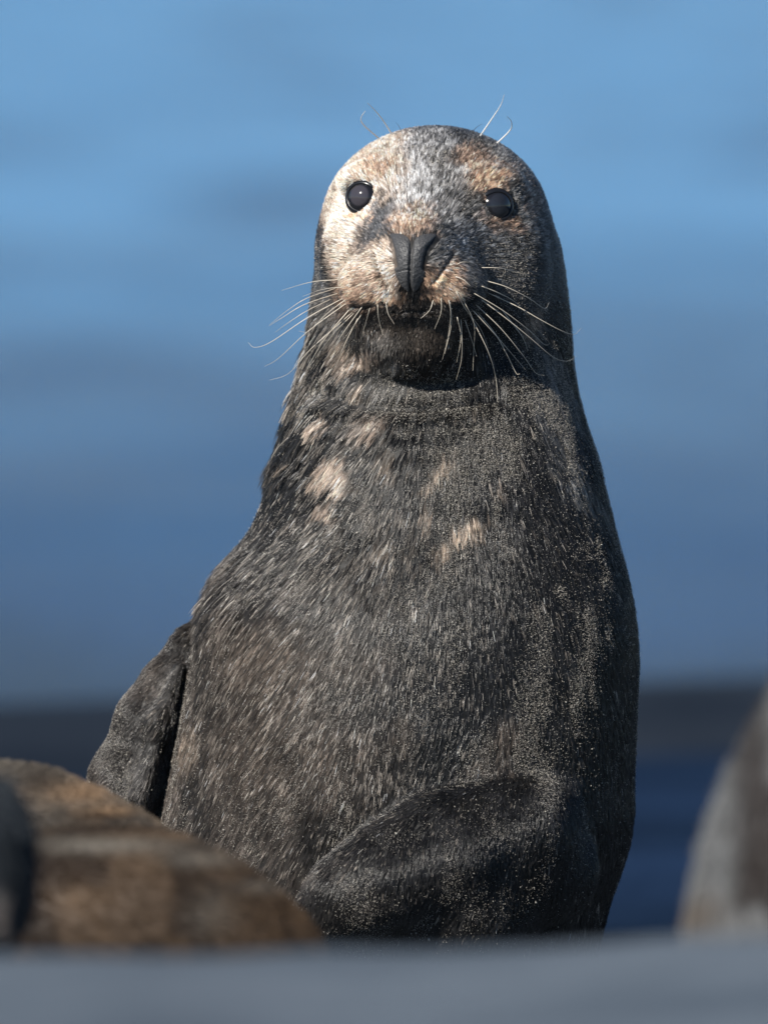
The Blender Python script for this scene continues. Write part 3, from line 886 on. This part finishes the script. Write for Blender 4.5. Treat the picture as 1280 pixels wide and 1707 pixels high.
gv, gf = grains(180000, gw, 0.00031, 0.24)
grain_m, nt, b = principled('sand_grain', Base_Color=(.46, .425, .37, 1), Roughness=0.35)
go = mesh_obj('sand_grains', gv, gf, grain_m, body, False)
go['kind'] = 'stuff'

# whiskers ----------------------------------------------------------------------------
wh_m, nt, b = principled('whisker_hair', Base_Color=(.62, .55, .45, 1), Roughness=0.3)
wd_m, nt, b = principled('dark_whisker_hair', Base_Color=(.05, .045, .045, 1), Roughness=0.35)
WH = [
    [(567, 466), (520, 470), (470, 484)], [(562, 480), (512, 497), (480, 517), (450, 541)], [(566, 488), (507, 508), (470, 530), (449, 543)], [(566, 492), (512, 518), (478, 540), (459, 554)],
    [(572, 497), (512, 530), (452, 570), (425, 579), (414, 571)], [(578, 505), (515, 551), (465, 597), (441, 611)], [(588, 520), (518, 582), (482, 622), (449, 634)],
    [(586, 512), (545, 560), (520, 600), (497, 647)], [(598, 528), (574, 575), (562, 605), (544, 629)], [(606, 508), (572, 555), (553, 585), (538, 602)], [(578, 498), (545, 523), (515, 552), (499, 552)],
    [(617, 512), (609, 540), (600, 570)], [(629, 505), (631, 530), (638, 558)], [(643, 503), (647, 523), (657, 540)], [(580, 478), (540, 482), (505, 494)], [(592, 520), (560, 552), (530, 590)], [(604, 522), (585, 550), (572, 566)],
    [(722, 500), (716, 517), (701, 531)], [(735, 494), (735, 520), (724, 549)], [(747, 498), (751, 522), (747, 560), (737, 600)], [(749, 499), (752, 540), (741, 590)],
    [(759, 484), (777, 517), (800, 547), (814, 581)], [(761, 525), (768, 562), (761, 604)], [(768, 530), (770, 575), (768, 604), (760, 633)], [(774, 531), (787, 570), (794, 594)], [(772, 500), (790, 540), (789, 590), (788, 618)],
    [(781, 521), (813, 585), (826, 630), (829, 670)], [(794, 519), (824, 555), (845, 592), (860, 622), (866, 623)], [(791, 506), (834, 547), (871, 592), (892, 621), (907, 626)], [(781, 510), (819, 551), (852, 589), (875, 616)],
    [(800, 476), (830, 488), (856, 502), (879, 525)], [(811, 487), (864, 512), (899, 532), (937, 552), (957, 557), (968, 547)], [(806, 467), (843, 478), (881, 497), (907, 514), (915, 504)], [(798, 446), (834, 447), (856, 453), (878, 457)],
    [(785, 486), (837, 517), (882, 551), (905, 573), (914, 575)], [(796, 495), (845, 532), (882, 562), (920, 594), (944, 602), (960, 594)], [(834, 514), (860, 547), (872, 565), (880, 585)], [(759, 461), (772, 466), (783, 476)], [(761, 441), (770, 437), (784, 437)],
]
BROW = [[(656, 228), (638, 200), (625, 184), (613, 172)], [(634, 233), (606, 208), (602, 196), (609, 185)], [(798, 230), (819, 199), (834, 176), (840, 158)], [(826, 241), (850, 217), (852, 203), (845, 194)]]
BROWD = [[(671, 224), (667, 214), (660, 204)], [(786, 222), (794, 212), (805, 206)]]

def whisker(path, mat, r0, tipy, rooty=None):
    a = np.array(path, float)
    m = 14
    seglen = np.concatenate([[0], np.cumsum(np.linalg.norm(np.diff(a, axis=0), axis=1))]); seglen /= seglen[-1]
    # Catmull-Rom through the control points
    ext = np.vstack([2 * a[0] - a[1], a, 2 * a[-1] - a[-2]])
    out = []
    for i in range(len(a) - 1):
        p0, p1, p2, p3 = ext[i:i + 4]
        for t in np.linspace(0, 1, 7, endpoint=(i == len(a) - 2)):
            out.append(0.5 * (2 * p1 + (p2 - p0) * t + (2 * p0 - 5 * p1 + 4 * p2 - p3) * t * t + (3 * p1 - p0 - 3 * p2 + p3) * t ** 3))
    out = np.array(out)
    sy = skin_y(out[:, 0], out[:, 1])
    s = np.linspace(0, 1, len(out))
    r_y = sy[0] if not np.isnan(sy[0]) else (rooty if rooty is not None else -0.08)
    y = (r_y + 0.004) * (1 - s) + tipy * s - 0.028 * np.sin(np.pi * np.clip(s, 0, 1)) * (0 if rooty is not None else 1)
    lim = np.where(np.isnan(sy), 9, sy - 0.007 - 0.012 * s)
    lim[0] = 9
    y = np.minimum(y, lim)
    for _ in range(3):
        y[1:-1] = np.minimum(0.25 * y[:-2] + 0.5 * y[1:-1] + 0.25 * y[2:], lim[1:-1])
    pts = P(out[:, 0], out[:, 1], y)
    tg = unit(np.gradient(pts, axis=0))
    u = unit(np.cross(tg, (0, 1.0, 0.3))); w = np.cross(tg, u)
    rad = r0 * (1 - 0.72 * s)
    ns = 5
    v = np.concatenate([pts[:, None] + rad[:, None, None] * (np.cos(2 * math.pi * k / ns) * u + np.sin(2 * math.pi * k / ns) * w)[:, None] for k in range(ns)], 1).reshape(-1, 3)
    n = len(pts)
    f = np.array([(i * ns + k, i * ns + (k + 1) % ns, (i + 1) * ns + (k + 1) % ns, (i + 1) * ns + k) for i in range(n - 1) for k in range(ns)])
    return adopt(mesh_obj('whisker', v, f, mat, seal, True), seal)

for pth in WH:
    whisker(pth, wh_m, random.uniform(.00040, .00055), -0.075)
brow_m, nt, b = principled('frosted_whisker', Base_Color=(.85, .83, .80, 1), Roughness=0.4)
for pth in BROW:
    whisker(pth, brow_m, .0008, -0.07, -0.05)
for pth in BROWD:
    whisker(pth, wd_m, .00035, -0.06, -0.05)

# ------------------------------------------------------------------ neighbouring seals
def neighbour(name, label, sdf, lo, hi, h, colour, eyes=(), nose=None):
    v, q = surface_nets(sdf, lo, hi, h)
    v = project(sdf, v, 2)
    v, q = subdivide(v, q)
    v = project(sdf, v, 1)
    root = empty(name, ((lo[0] + hi[0]) / 2, (lo[1] + hi[1]) / 2, 0), label, 'seal')
    m = attr_material(name + '_coat', 0.6, 0.3, 0.0)
    bo = adopt(mesh_obj('body', v, q, m, root, True, colour(v)), root)
    return root, bo, v, q

def soft_fur(v, q, sdf, colour, n, L, parent, flowv):
    c = sample_surface(v, q, n, (v[:, 2] > 0.02).astype(float) + 0.001)
    nn_ = unit(gradient(sdf, c, 0.002))
    t = np.asarray(flowv, float)[None] - (nn_ @ np.asarray(flowv, float))[:, None] * nn_
    t = unit(t) + rng.normal(0, .15, c.shape)
    s = np.linspace(0, 1, 4)
    Ls = L * rng.uniform(.7, 1.2, n)
    pts = c[:, None] + t[:, None] * (Ls[:, None] * s)[..., None] + nn_[:, None] * (Ls[:, None] * .35 * (s - .3 * s * s))[..., None]
    rad = np.tile(0.0006 * (1 - .75 * s), (n, 1))
    col = np.clip(colour(c) * np.exp(rng.normal(0, .2, n))[:, None], .003, .85)
    return curves_obj('fur', pts, rad, col, coat_m, parent)

# brown seal lying in front, photo's left
y1, y2 = -.85, -1.32
def ptd(px, py, y, r):
    return (P(px, py, y), r * PX * (y + DIST) / DIST)
BR1 = [ptd(-420, 1500, y1 + .1, 170), ptd(-160, 1496, y1 + .05, 222), ptd(20, 1518, y1, 222), ptd(165, 1580, y1, 205), ptd(290, 1630, y1, 180)]
BR2 = [ptd(-40, 1580, y2, 160), ptd(110, 1555, y2, 146), ptd(240, 1556, y2, 146), ptd(335, 1590, y2, 135), ptd(425, 1632, y2, 105), ptd(515, 1672, y2, 62)]
def brown_sdf(p):
    d = chain(p, BR1, .05)
    d = smin(d, chain(p, BR2, .05), .008)
    d = smin(d, ellipsoid(p, P(-520, 1430, y1 + .1), (.11, .10, .09)), .05)
    d = smin(d, ellipsoid(p, P(-590, 1450, y1 + .1), (.06, .05, .045)), .03)
    return smin(d, ellipsoid(p, P(590, 1700, y2), (.07, .03, .03)), .02)
def brown_col(p):
    px, py = pix(p)
    n1 = fbm(p, 9, 4, 3); n2 = fbm(p, 15, 3, 13)
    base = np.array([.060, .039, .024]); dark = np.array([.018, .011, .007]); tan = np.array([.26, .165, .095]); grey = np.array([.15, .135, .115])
    c = base * (1 - sm(n1, .45, .6))[:, None] + dark * sm(n1, .45, .6)[:, None]
    n3 = sm(fbm(p, 22, 2, 31), .47, .58)[:, None] * .85
    c = c * (1 - n3) + dark * n3
    k = sm(n2, .54, .68)[:, None] * .7 * (1 - .75 * sm(-p[:, 1], 1.0, 1.15)[:, None])
    c = c * (1 - k) + tan * k
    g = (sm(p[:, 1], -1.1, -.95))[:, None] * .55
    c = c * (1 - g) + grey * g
    for (x, y, rx, ry, col, s) in ((130, 1320, 60, 20, tan, .8), (160, 1360, 70, 12, dark, .9), (60, 1300, 40, 30, dark, .6), (180, 1350, 40, 10, tan, .7), (170, 1382, 130, 10, dark, .9), (170, 1410, 130, 14, grey, .9), (330, 1432, 60, 14, grey, .7), (430, 1475, 40, 14, grey, .5), (500, 1530, 40, 30, tan, .2), (350, 1520, 40, 40, grey, .4), (120, 1500, 60, 30, tan, .2)):  # grey bands paint a sunlit rim on the front lump, dark band its fold shade
        w = (s * np.exp(-(((px - x) / rx) ** 2 + ((py - y) / ry) ** 2)))[:, None]
        c = c * (1 - w) + col * w
    return c
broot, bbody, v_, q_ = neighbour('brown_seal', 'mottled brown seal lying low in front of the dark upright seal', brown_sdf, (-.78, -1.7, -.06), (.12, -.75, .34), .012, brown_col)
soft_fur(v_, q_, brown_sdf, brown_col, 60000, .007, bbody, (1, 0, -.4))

# slate seal at the left edge, nearer
y3 = -2.25
SL = [ptd(-200, 1560, y3, 190), ptd(-95, 1480, y3, 125), ptd(-75, 1380, y3, 95), ptd(-80, 1300, y3, 60)]
def slate_sdf(p):
    d = chain(p, SL, .05)
    d = smin(d, chain(p, [ptd(-200, 1600, y3 + .1, 190), ptd(-600, 1650, y3 + .2, 150), ptd(-900, 1720, y3 + .25, 60)], .05), .06)
    d = smin(d, ellipsoid(p, P(-60, 1540, y3 - .06), (.034, .05, .03)), .02)
    return d
def slate_col(p):
    px, py = pix(p)
    c = np.array([.034, .041, .049])[None] * (.6 + .8 * fbm(p, 12, 3, 5))[:, None]
    w = (.9 * np.exp(-(((px + 5) / 26) ** 2 + ((py - 1535) / 42) ** 2)))[:, None]
    return c * (1 - w) + np.array([.20, .17, .15]) * w
sroot, sbody, v_, q_ = neighbour('slate_seal', 'blurred slate dark seal cut off by the left edge, beside the brown seal', slate_sdf, (-.95, -2.6, -.12), (-.24, -1.75, .36), .012, slate_col)
soft_fur(v_, q_, slate_sdf, slate_col, 25000, .012, sbody, (0, 0, -1))

# pale spotted seal at the right edge, nearer
y4 = -2.3
PL = [ptd(1515, 1090, y4, 150), ptd(1500, 1200, y4, 175), ptd(1480, 1330, y4, 222), ptd(1455, 1460, y4, 262), ptd(1440, 1620, y4, 285)]
def pale_sdf(p):
    d = chain(p, PL, .05)
    d = smin(d, capsule(p, P(1510, 1080, y4 - .02), P(1500, 1110, y4 - .14), .06, .035), .03)
    d = smin(d, chain(p, [ptd(1410, 1600, y4 + .1, 260), ptd(1600, 1650, y4 + .45, 220), ptd(1750, 1720, y4 + .85, 80)], .06), .06)
    return d
def pale_col(p):
    px, py = pix(p)
    n = fbm(p, 16, 3, 8)
    c = np.array([.15, .153, .155])[None] * (.75 + .5 * fbm(p, 5, 2, 2))[:, None]
    dk = np.array([.028, .022, .020])
    w = (sm(n, .51, .60) * .85)[:, None] * sm(px, 1205, 1250)[:, None]
    c = c * (1 - w) + dk * w
    for (x, y, rx, ry, s) in ((1278, 1215, 14, 20, .8), (1214, 1378, 10, 18, .6), (1262, 1450, 24, 44, .95), (1275, 1320, 18, 40, .7), (1240, 1500, 14, 24, .6), (1285, 1400, 20, 30, .8)):
        w = (s * np.exp(-(((px - x) / rx) ** 2 + ((py - y) / ry) ** 2)))[:, None]
        c = c * (1 - w) + dk * w
    w = (.6 * np.exp(-(((px - 1165) / 40) ** 2 + ((py - 1515) / 30) ** 2)))[:, None]
    return c * (1 - w) + np.array([.11, .075, .045]) * w
proot, pbody, v_, q_ = neighbour('pale_seal', 'pale grey seal with dark blotches, cut off by the right edge of the beach view', pale_sdf, (.18, -2.65, -.12), (.80, -1.2, .66), .012, pale_col)
soft_fur(v_, q_, pale_sdf, pale_col, 40000, .012, pbody, (0, 0, -1))
